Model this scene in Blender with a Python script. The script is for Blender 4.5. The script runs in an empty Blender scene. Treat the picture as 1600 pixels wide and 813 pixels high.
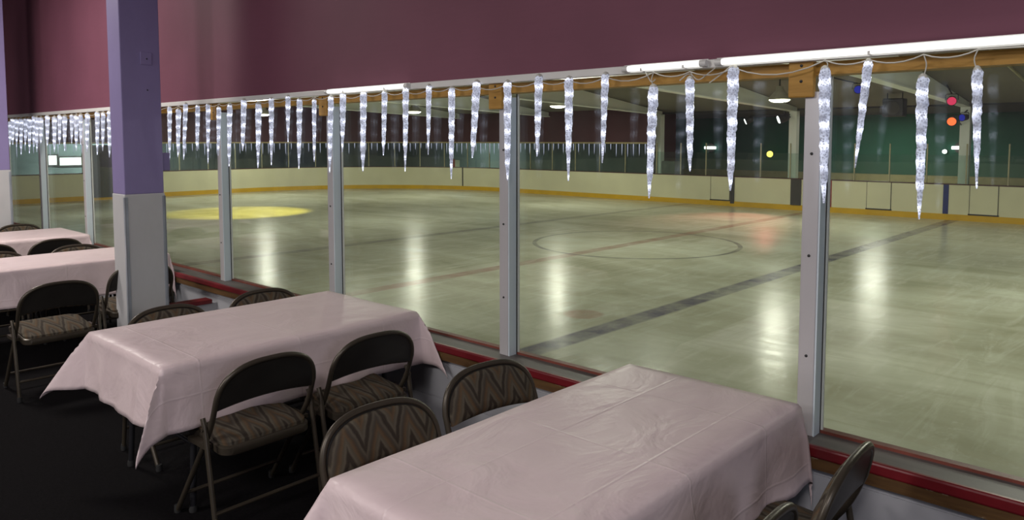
import bpy, bmesh, math, random
from mathutils import Vector, Matrix
PI = math.pi
sc = bpy.context.scene
COL = sc.collection
EYE = 1.745                      # camera height above the lounge floor
ICE = -0.605                     # ice level

# ------------------------------------------------------------------ camera
F, CX, CY, PITCH, YAW = 1180.0, 800.0, 301.5, math.radians(4.0), math.radians(42.7)
cd = bpy.data.cameras.new('camera'); cam = bpy.data.objects.new('camera', cd); COL.objects.link(cam)
cam.location = (0, 0, EYE); cam.rotation_euler = (PI/2 - PITCH, 0, YAW)
cd.sensor_fit = 'HORIZONTAL'; cd.sensor_width = 36.0; cd.lens = F/1600*36.0
cd.shift_x = 0.0; cd.shift_y = (CY - 406.5)/1600.0
cd.clip_end = 200; cd.clip_start = 0.05
sc.camera = cam
FW = Vector((-math.sin(YAW)*math.cos(PITCH), math.cos(YAW)*math.cos(PITCH), -math.sin(PITCH)))
RT = Vector((math.cos(YAW), math.sin(YAW), 0)); UP = RT.cross(FW)
def ray(x, y): return FW*F + RT*(x-CX) - UP*(y-CY)
def on_y(x, y, Y):
    d = ray(x, y); return d*(Y/d.y) + Vector((0, 0, EYE))
def on_z(x, y, z):
    d = ray(x, y); return d*((z-EYE)/d.z) + Vector((0, 0, EYE))
def depth(p): return (p - Vector((0, 0, EYE))).dot(FW)

# ------------------------------------------------------------------ materials
class N:
    """tiny node-graph helper"""
    def __init__(s, name):
        s.m = bpy.data.materials.new(name); s.m.use_nodes = True
        s.t = s.m.node_tree; s.t.nodes.clear()
        s.out = s.t.nodes.new('ShaderNodeOutputMaterial')
    def n(s, typ, **kw):
        nd = s.t.nodes.new(typ)
        for k, v in kw.items(): setattr(nd, k, v)
        return nd
    def l(s, a, b): s.t.links.new(a, b)
    def coord(s, scale=(1, 1, 1), rot=(0, 0, 0)):
        tc = s.n('ShaderNodeTexCoord'); mp = s.n('ShaderNodeMapping')
        mp.inputs['Scale'].default_value = scale; mp.inputs['Rotation'].default_value = rot
        s.l(tc.outputs['Object'], mp.inputs['Vector']); return mp.outputs['Vector']
    def noise(s, vec, scale=5, detail=3, rough=.5, dist=0):
        nd = s.n('ShaderNodeTexNoise'); s.l(vec, nd.inputs['Vector'])
        nd.inputs['Scale'].default_value = scale; nd.inputs['Detail'].default_value = detail
        nd.inputs['Roughness'].default_value = rough; nd.inputs['Distortion'].default_value = dist
        return nd.outputs['Fac']
    def ramp(s, fac, stops, interp='LINEAR'):
        nd = s.n('ShaderNodeValToRGB'); nd.color_ramp.interpolation = interp
        el = nd.color_ramp.elements
        while len(el) < len(stops): el.new(.5)
        for e, (p, c) in zip(el, stops):
            e.position = p; e.color = (*c, 1) if len(c) == 3 else c
        s.l(fac, nd.inputs['Fac']); return nd.outputs['Color']
    def math(s, op, a, b=0.0, c=None, clamp=False):
        nd = s.n('ShaderNodeMath', operation=op, use_clamp=clamp)
        for i, v in enumerate((a, b, c)):
            if v is None: continue
            if isinstance(v, (int, float)): nd.inputs[i].default_value = v
            else: s.l(v, nd.inputs[i])
        return nd.outputs[0]
    def mix(s, fac, a, b, blend='MIX'):
        nd = s.n('ShaderNodeMix', data_type='RGBA', blend_type=blend)
        for i, v in ((0, fac), (6, a), (7, b)):
            if isinstance(v, (int, float)): nd.inputs[i].default_value = v
            elif isinstance(v, tuple): nd.inputs[i].default_value = (*v, 1)
            else: s.l(v, nd.inputs[i])
        return nd.outputs[2]
    def bump(s, h, strength=.3, dist=.01):
        nd = s.n('ShaderNodeBump'); nd.inputs['Strength'].default_value = strength
        nd.inputs['Distance'].default_value = dist; s.l(h, nd.inputs['Height']); return nd.outputs['Normal']
    def bsdf(s, col, rough=.5, metal=0, spec=.5, nrm=None, **kw):
        b = s.n('ShaderNodeBsdfPrincipled')
        for k, v in (('Base Color', col), ('Roughness', rough), ('Metallic', metal), ('Specular IOR Level', spec)):
            if isinstance(v, tuple): b.inputs[k].default_value = (*v, 1)
            elif isinstance(v, (int, float)): b.inputs[k].default_value = v
            else: s.l(v, b.inputs[k])
        for k, v in kw.items():
            k = k.replace('_', ' ')
            if isinstance(v, tuple): b.inputs[k].default_value = (*v, 1)
            elif isinstance(v, (int, float)): b.inputs[k].default_value = v
            else: s.l(v, b.inputs[k])
        if nrm is not None: s.l(nrm, b.inputs['Normal'])
        return b.outputs[0]
    def done(s, sh): s.l(sh, s.out.inputs['Surface']); return s.m

def srgb(r, g, b):
    f = lambda c: (c/255/12.92) if c/255 <= .04045 else ((c/255+.055)/1.055)**2.4
    return (f(r), f(g), f(b))

def plain(name, col, rough=.5, metal=0, var=.12, scale=6, bump=0, bscale=40, spec=.5, stretch=(1, 1, 1)):
    g = N(name); v = g.coord(stretch)
    nz = g.noise(v, scale, 4)
    lo = tuple(c*(1-var) for c in col); hi = tuple(min(1, c*(1+var)) for c in col)
    c = g.ramp(nz, [(.3, lo), (.7, hi)])
    nr = g.bump(g.noise(v, bscale, 3), bump, .004) if bump else None
    return g.done(g.bsdf(c, rough, metal, spec, nr))

def emit(name, col, strength, noise=None):
    g = N(name)
    v = g.coord(); nz = g.noise(v, 8, 1)
    c = g.mix(g.math('MULTIPLY', nz, .04), col, (1, 1, 1))
    e = g.n('ShaderNodeEmission'); e.inputs['Strength'].default_value = strength
    g.l(c, e.inputs['Color']); return g.done(e.outputs[0])

def m_ice():
    g = N('rink_ice'); tc = g.n('ShaderNodeTexCoord'); sp = g.n('ShaderNodeSeparateXYZ')
    g.l(tc.outputs['Object'], sp.inputs[0]); X, Y = sp.outputs[0], sp.outputs[1]
    def vec(scale, rot=0):
        mp = g.n('ShaderNodeMapping'); mp.inputs['Scale'].default_value = scale
        mp.inputs['Rotation'].default_value = (0, 0, rot); g.l(tc.outputs['Object'], mp.inputs['Vector']); return mp.outputs[0]
    big = g.noise(vec((.5, 1.0, 1)), .5, 4, .6, .6)
    scr1 = g.noise(vec((2.2, .35, 1), .6), 1.6, 6, .7, 1.2)
    scr2 = g.noise(vec((.4, 2.6, 1), .25), 1.8, 6, .7, 1.0)
    fine = g.noise(vec((1, 1, 1)), 9, 5, .7)
    base = g.ramp(big, [(.32, srgb(166, 166, 142)), (.66, srgb(214, 217, 198))])
    base = g.mix(g.ramp(scr1, [(.5, (0, 0, 0)), (.8, (.7, .7, .7))]), base, srgb(230, 232, 220))
    base = g.mix(g.ramp(scr2, [(.48, (0, 0, 0)), (.75, (.55, .55, .55))]), base, srgb(168, 167, 142))
    base = g.mix(g.ramp(fine, [(.58, (0, 0, 0)), (.8, (.35, .35, .35))]), base, srgb(244, 244, 235))
    wear = g.ramp(g.noise(vec((1, 1, 1)), 2.2, 5, .7), [(.3, (.35, .35, .35)), (.65, (1, 1, 1))])
    def line(co, at, half, col, amt):
        nonlocal base
        d = g.math('ABSOLUTE', g.math('SUBTRACT', co, at))
        k = g.math('SUBTRACT', 1.0, g.math('DIVIDE', g.math('SUBTRACT', d, half*.85), half*.3), clamp=True)
        base = g.mix(g.math('MULTIPLY', g.math('MULTIPLY', k, amt), wear), base, col)
    def dist(cx, cy):
        dx = g.math('SUBTRACT', X, cx); dy = g.math('SUBTRACT', Y, cy)
        return g.math('SQRT', g.math('ADD', g.math('MULTIPLY', dx, dx), g.math('MULTIPLY', dy, dy)))
    line(X, -5.45, .16, srgb(88, 84, 108), .95)
    line(X, -9.55, .15, srgb(150, 96, 86), .62)
    line(X, -14.1, .16, srgb(112, 104, 106), .62)
    line(dist(-9.55, 14.5), 2.3, .05, srgb(96, 92, 96), .8)
    line(dist(-6.12, 8.06), 0.0, .26, srgb(160, 110, 92), .75)
    nrm = g.bump(g.math('ADD', g.noise(vec((1, 1, 1)), 5, 4, .6), g.math('MULTIPLY', scr1, .6)), .10, .03)
    rough = g.ramp(scr2, [(.3, (.17, .17, .17)), (.7, (.27, .27, .27))])
    return g.done(g.bsdf(base, rough, 0, .27, nrm))

def m_glass(name, dirt=.03, tint=(.93, .97, .95)):
    g = N(name); v = g.coord((1, 1, .35))
    tr = g.n('ShaderNodeBsdfTransparent'); tr.inputs['Color'].default_value = (*tint, 1)
    gl = g.n('ShaderNodeBsdfGlossy'); gl.inputs['Roughness'].default_value = .015
    gl.inputs['Color'].default_value = (.8, .82, .85, 1)
    ge = g.n('ShaderNodeNewGeometry'); vd = g.n('ShaderNodeVectorMath', operation='DOT_PRODUCT')
    g.l(ge.outputs['Normal'], vd.inputs[0]); g.l(ge.outputs['Incoming'], vd.inputs[1])
    c1 = g.math('SUBTRACT', 1.0, g.math('ABSOLUTE', vd.outputs['Value']), clamp=True)
    fr = g.math('ADD', .04, g.math('MULTIPLY', g.math('POWER', c1, 5.0), .42))
    mx = g.n('ShaderNodeMixShader'); g.l(fr, mx.inputs[0]); g.l(tr.outputs[0], mx.inputs[1]); g.l(gl.outputs[0], mx.inputs[2])
    df = g.n('ShaderNodeBsdfDiffuse'); df.inputs['Color'].default_value = (.6, .62, .6, 1)
    k = g.math('MULTIPLY', g.ramp(g.noise(v, 3.5, 5, .65, .4), [(.42, (.25, .25, .25)), (.75, (1, 1, 1))]), dirt)
    m2 = g.n('ShaderNodeMixShader'); g.l(k, m2.inputs[0]); g.l(mx.outputs[0], m2.inputs[1]); g.l(df.outputs[0], m2.inputs[2])
    return g.done(m2.outputs[0])

def m_icicle():
    g = N('lit_icicle_plastic'); tc = g.n('ShaderNodeTexCoord'); sp = g.n('ShaderNodeSeparateXYZ')
    g.l(tc.outputs['Object'], sp.inputs[0]); Z = sp.outputs[2]
    oi = g.n('ShaderNodeObjectInfo')
    w = g.math('SINE', g.math('ADD', g.math('MULTIPLY', Z, 78.0), g.math('MULTIPLY', oi.outputs['Random'], 6.28)))
    spot = g.math('POWER', g.math('MULTIPLY', g.math('ADD', w, 1.0), .5), 3.2)
    cell = g.n('ShaderNodeTexVoronoi'); cell.inputs['Scale'].default_value = 120
    g.l(tc.outputs['Object'], cell.inputs['Vector'])
    grain = g.ramp(cell.outputs['Distance'], [(.14, (.0, .0, .0)), (.6, (1, 1, 1))])
    mapz = g.coord((1, 1, 1))
    blot = g.noise(mapz, 26, 3, .6)
    st = g.math('MULTIPLY', grain, g.math('ADD', g.math('MULTIPLY', g.math('MULTIPLY', spot, g.math('POWER', g.math('MULTIPLY', blot, 1.7), 2.0)), 1.15), g.math('ADD', .15, g.math('MULTIPLY', g.ramp(blot, [(.35, (0, 0, 0)), (.7, (1, 1, 1))]), .6))))
    tint = g.mix(spot, srgb(206, 212, 232), srgb(232, 236, 255))
    sh = g.bsdf(srgb(185, 188, 200), .25, 0, .6, g.bump(cell.outputs['Distance'], .8, .006),
                Emission_Color=tint, Emission_Strength=g.math('MULTIPLY', st, 1.0), Transmission_Weight=.35)
    return g.done(sh)

def m_zigzag():
    g = N('flame_stitch_upholstery'); tc = g.n('ShaderNodeTexCoord'); sp = g.n('ShaderNodeSeparateXYZ')
    g.l(tc.outputs['Object'], sp.inputs[0])
    x, y, z = sp.outputs[0], sp.outputs[1], sp.outputs[2]
    run = g.math('SUBTRACT', z, g.math('MULTIPLY', y, .9))
    wob = g.noise(g.coord(), 14, 3)
    tri = g.math('PINGPONG', g.math('ADD', x, .5), .066)
    q = g.math('ADD', g.math('ADD', run, g.math('MULTIPLY', tri, 3.0)), g.math('MULTIPLY', wob, .07))
    fr = g.math('FRACT', g.math('MULTIPLY', q, 5.0))
    c = g.ramp(fr, [(0, srgb(50, 43, 38)), (.14, srgb(56, 48, 42)), (.24, srgb(104, 97, 84)), (.36, srgb(92, 85, 72)),
                    (.5, srgb(104, 82, 60)), (.62, srgb(84, 68, 52)), (.74, srgb(74, 68, 62)), (.88, srgb(98, 91, 79)), (1, srgb(50, 43, 38))])
    th = g.noise(g.coord((1, 1, 1)), 320, 2)
    c = g.mix(g.math('MULTIPLY', th, .5), c, srgb(74, 68, 58))
    return g.done(g.bsdf(c, .85, 0, .2, g.bump(th, .25, .002)))

def m_cloth():
    g = N('pink_plastic_tablecloth'); tc = g.n('ShaderNodeTexCoord'); sp = g.n('ShaderNodeSeparateXYZ')
    g.l(tc.outputs['UV'], sp.inputs[0]); u, v = sp.outputs[0], sp.outputs[1]
    def crease(co, period, off):
        d = g.math('PINGPONG', g.math('ADD', co, off), period*.5)
        return g.math('SUBTRACT', 1.0, g.math('DIVIDE', d, .007), clamp=True)
    cr = g.math('MAXIMUM', crease(u, .36, .11), crease(v, .52, .05))
    vec = g.coord((1.4, .8, 1))
    wr = g.noise(vec, 3.2, 4, .55, .9); fine = g.noise(vec, 60, 2)
    h = g.math('ADD', g.math('ADD', g.math('MULTIPLY', cr, .07), g.math('MULTIPLY', wr, 1.0)), g.math('MULTIPLY', fine, .03))
    c = g.ramp(wr, [(.3, srgb(226, 206, 208)), (.7, srgb(238, 219, 220))])
    c = g.mix(g.math('MULTIPLY', cr, .12), c, srgb(246, 232, 232))
    return g.done(g.bsdf(c, .40, 0, .45, g.bump(h, .5, .03), Subsurface_Weight=0.0))

def m_fascia():
    g = N('maroon_painted_panel'); v = g.coord((1, 1, 1))
    nz = g.noise(v, 1.3, 4, .5); fi = g.noise(g.coord((.6, 1, 8)), 9, 3)
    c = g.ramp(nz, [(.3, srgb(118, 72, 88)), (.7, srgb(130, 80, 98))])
    c = g.mix(g.math('MULTIPLY', fi, .25), c, srgb(106, 64, 80))
    return g.done(g.bsdf(c, .62, 0, .3, g.bump(nz, .2, .03)))

def m_wood(name, c1, c2, worn=None):
    g = N(name); v = g.coord((1, 9, 9))
    nz = g.noise(v, 4, 5, .6, .6)
    c = g.ramp(nz, [(.25, c1), (.75, c2)])
    if worn:
        k = g.ramp(g.noise(g.coord((1, 3, 3)), 9, 5, .7), [(.62, (0, 0, 0)), (.72, (1, 1, 1))])
        c = g.mix(k, c, worn)
    return g.done(g.bsdf(c, .55, 0, .4, g.bump(nz, .2, .004)))

def m_pillar(name, col):
    g = N(name); v = g.coord((1, 1, .5))
    nz = g.noise(v, 3, 5, .6)
    c = g.ramp(nz, [(.3, tuple(x*.93 for x in col)), (.7, tuple(min(1, x*1.05) for x in col))])
    k = g.ramp(g.noise(g.coord((1, 1, 1)), 18, 5, .75), [(.70, (0, 0, 0)), (.76, (.6, .6, .6))])
    c = g.mix(k, c, tuple(x*.55 for x in col))
    return g.done(g.bsdf(c, .5, 0, .4, g.bump(g.noise(v, 30, 3), .12, .004)))

M = {}
M['ice'] = m_ice()
M['glass'] = m_glass('window_glass', .025, (.95, .98, .96))
M['glass_far'] = m_glass('rink_glass', .05, (.88, .94, .92))
M['icicle'] = m_icicle()
M['zigzag'] = m_zigzag()
M['cloth'] = m_cloth()
M['fascia'] = m_fascia()
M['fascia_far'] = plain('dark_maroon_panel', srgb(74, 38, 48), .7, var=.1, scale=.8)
M['wood'] = m_wood('golden_brown_timber', srgb(158, 116, 46), srgb(196, 150, 70))
M['wood_worn'] = m_wood('worn_brown_timber', srgb(78, 54, 32), srgb(112, 82, 46), srgb(190, 176, 148))
M['purple'] = m_pillar('lavender_paint', srgb(150, 138, 186))
M['pillar_white'] = m_pillar('white_paint', srgb(206, 206, 208))
M['alu'] = plain('aluminium_channel', (.58, .57, .58), .42, .25, var=.06, scale=3, stretch=(1, 1, .1))
M['alu_lit_side'] = plain('aluminium_rink_lit', (.74, .85, .91), .4, .1, var=.05, scale=3, stretch=(1, 1, .1))  # rink light on the post sides is put into this colour
M['dark_gasket'] = plain('black_rubber_gasket', (.02, .02, .022), .6)
M['screw'] = plain('dark_screw', (.05, .05, .05), .5, .6)
M['steel_guard'] = plain('corner_steel', (.44, .48, .54), .3, .3, var=.15, scale=5)
M['wall_white'] = plain('white_wall_panel', srgb(178, 179, 184), .5, var=.05, scale=2, bump=.05)
M['ledge'] = plain('grey_ledge', srgb(92, 86, 84), .5, var=.25, scale=5, stretch=(.5, 3, 1))
M['red_rail'] = plain('red_rail_plastic', srgb(112, 24, 32), .38, var=.2, scale=5)
M['red_lip'] = plain('red_brown_lip', srgb(120, 62, 50), .5, var=.25, scale=8)
M['white_trim'] = plain('white_gloss_trim', srgb(232, 232, 228), .3, var=.05, scale=2)
M['carpet'] = plain('black_carpet', srgb(15, 13, 15), .95, var=.35, scale=60, bump=.4, bscale=300, spec=.1)
M['room_wall'] = plain('room_wall_paint', srgb(120, 112, 122), .8, var=.05)
M['room_ceiling'] = plain('room_ceiling_paint', srgb(150, 146, 146), .85, var=.05)
M['chair_metal'] = plain('brown_chair_enamel', srgb(74, 67, 57), .36, .35, var=.08, scale=12)
M['chair_back'] = plain('dark_chair_panel', srgb(44, 41, 38), .45, .2, var=.12, scale=10)
M['rubber'] = plain('black_rubber', (.02, .02, .02), .8)
M['table_top'] = plain('table_laminate', srgb(150, 120, 90), .5, stretch=(1, 6, 1))
M['table_leg'] = plain('dark_table_steel', srgb(50, 50, 54), .4, .5)
M['wire'] = plain('white_wire', srgb(206, 204, 194), .5)
M['board'] = plain('cream_dasher_board', srgb(230, 226, 194), .35, var=.05, scale=1.2)
M['kick'] = plain('yellow_kick_strip', srgb(222, 176, 36), .4, var=.08, scale=2)
M['cap'] = plain('dark_red_cap', srgb(84, 52, 48), .5)
M['seam'] = plain('black_seam', (.03, .03, .03), .6)
M['dark_pad'] = plain('dark_grey_pad', srgb(70, 68, 66), .7)
M['blue_paint'] = plain('blue_line_paint', srgb(48, 58, 120), .45)
M['red_paint'] = plain('red_line_paint', srgb(150, 50, 44), .45)
M['green_wall'] = plain('dark_green_wall', srgb(36, 100, 82), .7, var=.12, scale=.5)
M['teal_wall'] = plain('teal_grey_wall', srgb(112, 126, 124), .7, var=.2, scale=.6)
M['tan'] = plain('tan_bench_paint', srgb(168, 152, 112), .6)
M['roof'] = plain('rink_roof_panel', srgb(124, 120, 112), .8, var=.15, scale=.7, stretch=(1, .2, 1))
M['dark_roof'] = plain('dark_soffit', srgb(62, 60, 56), .8)
M['frame_white'] = plain('white_steel_frame', srgb(242, 246, 244), .5, var=.05, scale=.7)
M['pole'] = plain('pale_stanchion', srgb(176, 170, 140), .4, .3)
M['black'] = plain('black_fixture', (.02, .02, .022), .45, .2)
M['mint'] = plain('pale_green_post', srgb(150, 205, 165), .5)
M['grey_box'] = plain('grey_cabinet', srgb(118, 118, 116), .5)
M['lamp_shell'] = plain('lamp_reflector', srgb(190, 186, 170), .35, .3)
M['lamp_glow'] = emit('lamp_glow', (1.0, .95, .72), 26)
M['white_glow'] = emit('white_glow', (.95, 1, .95), 4)
M['yellow_glow'] = emit('yellow_glow', (1, .80, .12), 2.6)
M['red_glow'] = emit('red_glow', (1, .13, .02), 1.7)
M['blue_glow'] = emit('blue_glow', (.02, .04, .8), .35)
M['pink_glow'] = emit('pink_glow', (1, .04, .14), .75)
M['trim_glow'] = emit('trim_glow', (1, .98, .94), 1.6)
M['day'] = emit('daylight_window', (.97, 1, 1), 2.6)
M['far_icicle'] = emit('far_icicle_glow', (.72, .75, 1), .62)
M['poster_red'] = plain('poster_red', srgb(170, 60, 50), .6)
M['poster_white'] = plain('poster_white', srgb(220, 215, 195), .6)

# ------------------------------------------------------------------ helpers
def link(name, bm, mat, parent=None, smooth=False, bevel=0, angle=40):
    bmesh.ops.recalc_face_normals(bm, faces=bm.faces[:])
    me = bpy.data.meshes.new(name); bm.to_mesh(me); bm.free()
    for m in (mat if isinstance(mat, (list, tuple)) else [mat]): me.materials.append(m)
    if smooth:
        for p in me.polygons: p.use_smooth = True
        try: me.set_sharp_from_angle(angle=math.radians(angle))
        except Exception: pass
    o = bpy.data.objects.new(name, me); COL.objects.link(o)
    if parent is not None: o.parent = parent
    if bevel:
        b = o.modifiers.new('bevel', 'BEVEL'); b.width = bevel; b.segments = 2; b.limit_method = 'ANGLE'
    return o
def tag(o, label, cat, group=None):
    o['label'] = label; o['category'] = cat
    if group: o['group'] = group
    return o
def thing(name, label, cat, loc=(0, 0, 0), rz=0, group=None):
    o = bpy.data.objects.new(name, None); COL.objects.link(o); o.empty_display_size = .1
    o.location = loc; o.rotation_euler = (0, 0, rz); return tag(o, label, cat, group)
def struct(name, bm, mat, parent=None, **kw):
    o = link(name, bm, mat, parent, **kw)
    if parent is None: o['kind'] = 'structure'
    return o
def box(bm, x0, x1, y0, y1, z0, z1):
    vs = [bm.verts.new((x, y, z)) for x in (x0, x1) for y in (y0, y1) for z in (z0, z1)]
    for f in ((0, 1, 3, 2), (4, 6, 7, 5), (0, 4, 5, 1), (2, 3, 7, 6), (0, 2, 6, 4), (1, 5, 7, 3)):
        bm.faces.new([vs[i] for i in f])
    return bm
def B(*a): return box(bmesh.new(), *a)
def tube(bm, pts, r, seg=10, closed=False, flat=None):
    pts = [Vector(p) for p in pts]; n = len(pts); rings = []
    prev = None
    for i, p in enumerate(pts):
        if closed: t = pts[(i+1) % n] - pts[i-1]
        else: t = pts[min(i+1, n-1)] - pts[max(i-1, 0)]
        t.normalize()
        if prev is None:
            a = Vector((0, 0, 1)) if abs(t.z) < .9 else Vector((1, 0, 0))
            u = t.cross(a).normalized()
        else:
            u = (prev - t*prev.dot(t)).normalized()
        prev = u; w = t.cross(u)
        rr = r[i] if isinstance(r, (list, tuple)) else r
        rings.append([bm.verts.new(p + (u*math.cos(2*PI*k/seg) + w*math.sin(2*PI*k/seg))*rr) for k in range(seg)])
    m = n if closed else n-1
    for i in range(m):
        a, b = rings[i], rings[(i+1) % n]
        for k in range(seg): bm.faces.new((a[k], a[(k+1) % seg], b[(k+1) % seg], b[k]))
    if not closed:
        bm.faces.new(rings[0]); bm.faces.new(rings[-1][::-1])
    return bm
def T(pts, r, seg=10, **k): return tube(bmesh.new(), pts, r, seg, **k)
def lathe(bm, prof, c=(0, 0, 0), axis=None, seg=20):
    c = Vector(c); q = Vector((0, 0, 1)).rotation_difference(Vector(axis)) if axis is not None else None
    rings = []
    for r, z in prof:
        ring = []
        for k in range(seg):
            v = Vector((r*math.cos(2*PI*k/seg), r*math.sin(2*PI*k/seg), z))
            if q is not None: v = q @ v
            ring.append(bm.verts.new(c + v))
        rings.append(ring)
    for a, b in zip(rings, rings[1:]):
        for k in range(seg): bm.faces.new((a[k], a[(k+1) % seg], b[(k+1) % seg], b[k]))
    bm.faces.new(rings[0][::-1]); bm.faces.new(rings[-1]); return bm
def smooth_path(pts, rad, n=6):
    """round the corners of a polyline"""
    pts = [Vector(p) for p in pts]; out = [pts[0]]
    for i in range(1, len(pts)-1):
        p = pts[i]; a = (pts[i-1]-p); b = (pts[i+1]-p)
        r = min(rad, a.length*.49, b.length*.49)
        s, e = p + a.normalized()*r, p + b.normalized()*r
        for k in range(n+1):
            t = k/n; out.append(s*(1-t)**2 + p*2*t*(1-t) + e*t*t)
    out.append(pts[-1]); return out

# ------------------------------------------------------------------ lounge shell
YW = 2.95                        # lounge face of the window posts
XL, XR, YB = -13.0, 4.0, -6.0
CEIL = 4.15
struct('floor', B(XL, XR, YB, 2.86, -.10, 0), M['carpet'])
struct('ceiling', B(XL, XR, YB, 2.86, CEIL, CEIL+.1), M['room_ceiling'])
struct('wall_left', B(XL-.1, XL, YB, 3.1, -.1, CEIL), M['room_wall'])
struct('wall_right', B(XR, XR+.1, YB, 3.1, -.1, CEIL), M['room_wall'])
struct('wall_back', B(XL, XR, YB-.1, YB, -.1, CEIL), M['room_wall'])
# low wall under the windows, with the seams between its panels
bm = B(XL, XR, 2.90, 3.06, -.1, .495)
for z0, z1 in ((.0, .235), (.243, .45)): box(bm, XL, XR, 2.892, 2.90, z0, z1)
struct('wall_window', bm, M['wall_white'])
bm = bmesh.new(); nx, nz = 120, 14       # fascia above the windows: slightly uneven skin
g = [[None]*(nz+1) for _ in range(nx+1)]
for i in range(nx+1):
    for j in range(nz+1):
        x = XL + (XR-XL)*i/nx; z = 2.075 + (CEIL-2.075)*j/nz
        y = 2.925 + .006*math.sin(x*2.3) + .004*math.sin(x*5.1+z*2)
        g[i][j] = bm.verts.new((x, y, z))
for i in range(nx):
    for j in range(nz): bm.faces.new((g[i][j], g[i+1][j], g[i+1][j+1], g[i][j+1]))
r = bmesh.ops.extrude_face_region(bm, geom=bm.faces[:])
for v in [e for e in r['geom'] if isinstance(e, bmesh.types.BMVert)]: v.co.y = 3.06
struct('wall_fascia', bm, M['fascia'], smooth=True)
# trims: white strip under the fascia, timber header, grey ledge, red rail, worn timber
bm = B(XL, XR, 2.905, 2.935, 2.046, 2.082)
struct('trim_1', bm, M['white_trim'], bevel=.004)
for xa, xb, lab in ((-1.52, .9, 'long added glow strip on the white trim under the maroon fascia, upper right'), (-1.98, -1.56, 'short added glow strip on the white trim left of the nearest window post'), (-4.36, -3.50, 'added glow strip on the white trim by the third window post')):
    t = thing('glow_strip', lab, 'glow strip', ((xa+xb)/2, 2.888, 2.066), 0, 'added glow strips under the fascia'); h = (xb-xa)/2  # added glow standing in for the overexposed white trim, no lamps here
    link('tube', T([(-h+.03, 0, 0), (h-.03, 0, 0)], .0125, 12), M['trim_glow'], t, smooth=True)
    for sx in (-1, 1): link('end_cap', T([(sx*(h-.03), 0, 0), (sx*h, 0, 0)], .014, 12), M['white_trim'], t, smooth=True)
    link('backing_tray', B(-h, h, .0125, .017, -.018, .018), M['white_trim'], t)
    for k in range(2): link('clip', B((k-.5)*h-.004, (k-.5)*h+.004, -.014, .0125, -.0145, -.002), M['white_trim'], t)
struct('trim_2', B(XL, XR, 2.962, 3.05, 1.995, 2.045), M['wood'])
struct('trim_3', B(XL, XR, 2.862, 3.012, .545, .572), M['ledge'])
bm = B(XL, XR, 2.846, 2.874, .532, .577); struct('trim_4', bm, M['red_rail'], bevel=.008)
struct('trim_5', B(XL, XR, 2.856, 2.898, .485, .532), M['wood_worn'])
struct('trim_6', B(XL, XR, 3.012, 3.05, .50, .584), M['red_lip'])

# ------------------------------------------------------------------ windows and posts
PITCHX = 1.625
post_x = [-1.135, -2.782, -4.415, -6.015, -7.62, -9.22, -10.80, -12.42]
edges = [2.15, .49] + post_x
for i in range(len(edges)-1):
    struct('window_%d' % (i+1), B(edges[i+1]+.004, edges[i]-.034, 3.016, 3.028, .576, 2.0), M['glass'])
post_names = ['nearest aluminium window post, beside the far end of the near pink table',
              'aluminium window post behind the zigzag chairs of the near table, second nearest',
              'aluminium window post rising behind the far corner of the second pink table',
              'aluminium window post where the low red-capped divider meets the windows',
              'aluminium window post hidden mostly behind the lavender pillar',
              'aluminium window post just left of the lavender pillar',
              'aluminium window post second to the left of the lavender pillar',
              'farthest aluminium window post, beside the far lavender pillar']
for i, x in enumerate(post_x):
    t = thing('window_post', post_names[i], 'post', (x, 2.98, .572), 0, 'aluminium window posts')
    H = 1.36
    link('channel', B(-.034, .030, -.03, .016, 0, H), M['alu'], t, bevel=.003)
    link('cover_strip', B(.030, .036, -.027, .030, 0, H+.04), M['alu_lit_side'], t)
    bm = B(.0362, .0385, .030, .036, 0, H+.06); link('gasket', bm, M['dark_gasket'], t)
    link('pane_edge', B(.036, .046, .0365, .047, 0, H+.06), M['white_trim'], t)  # white strip put in for the bright line of the pane edge
    link('wooden_block', B(-.094, .004, -.052, -.018, H-.022, H+.125), M['wood'], t, bevel=.006)
    for z in (.32, .72, 1.12):
        s = bmesh.new(); lathe(s, [(.006, 0), (.0055, .003), (.003, .0045)], (-.002, -.03, z), (0, -1, 0), 10)
        link('screw', s, M['screw'], t, smooth=True)
    for z in (1.40, 1.46):
        s = bmesh.new(); lathe(s, [(.006, 0), (.0055, .003), (.003, .0045)], (-.042, -.052, z), (0, -1, 0), 10)
        link('screw', s, M['screw'], t, smooth=True)

# ------------------------------------------------------------------ pillars and divider
def pillar(x0, x1, y0, y1, split, label, extra):
    t = thing('pillar', label, 'pillar', ((x0+x1)/2, (y0+y1)/2, 0))
    hx, hy = (x1-x0)/2, (y1-y0)/2
    link('lower_casing', B(-hx-.004, hx+.004, -hy-.004, hy+.004, 0, split), M['pillar_white'], t, bevel=.005)
    link('upper_shaft', B(-hx, hx, -hy, hy, split, CEIL-.002), M['purple'], t, bevel=.006)
    for sy in (-1, 1):
        y = sy*hy
        bm = B(hx+.004, hx+.0075, min(y, y-sy*.017), max(y, y-sy*.017), 0.0, split-.02)
        box(bm, hx-.016, hx+.0075, min(y+sy*.004, y+sy*.0075), max(y+sy*.004, y+sy*.0075), 0.0, split-.02)
        link('corner_guard', bm, M['steel_guard'], t)
    if extra:
        p = link('cover_plate', B(hx, hx+.006, -.002, .082, split+.98, split+1.075), M['purple'], t, bevel=.003)
        s = bmesh.new(); lathe(s, [(.006, 0), (.004, .003)], (hx+.006, .045, split+1.025), (1, 0, 0), 10)
        link('plate_screw', s, M['screw'], p)
        s = bmesh.new(); lathe(s, [(.006, 0), (.004, .003)], (hx, .045, split+.79), (1, 0, 0), 10)
        link('screw', s, M['screw'], t)
        link('junction_box', B(-hx+.05, hx-.05, hy, hy+.075, split+.17, split+.31), M['purple'], t, bevel=.006)
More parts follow.
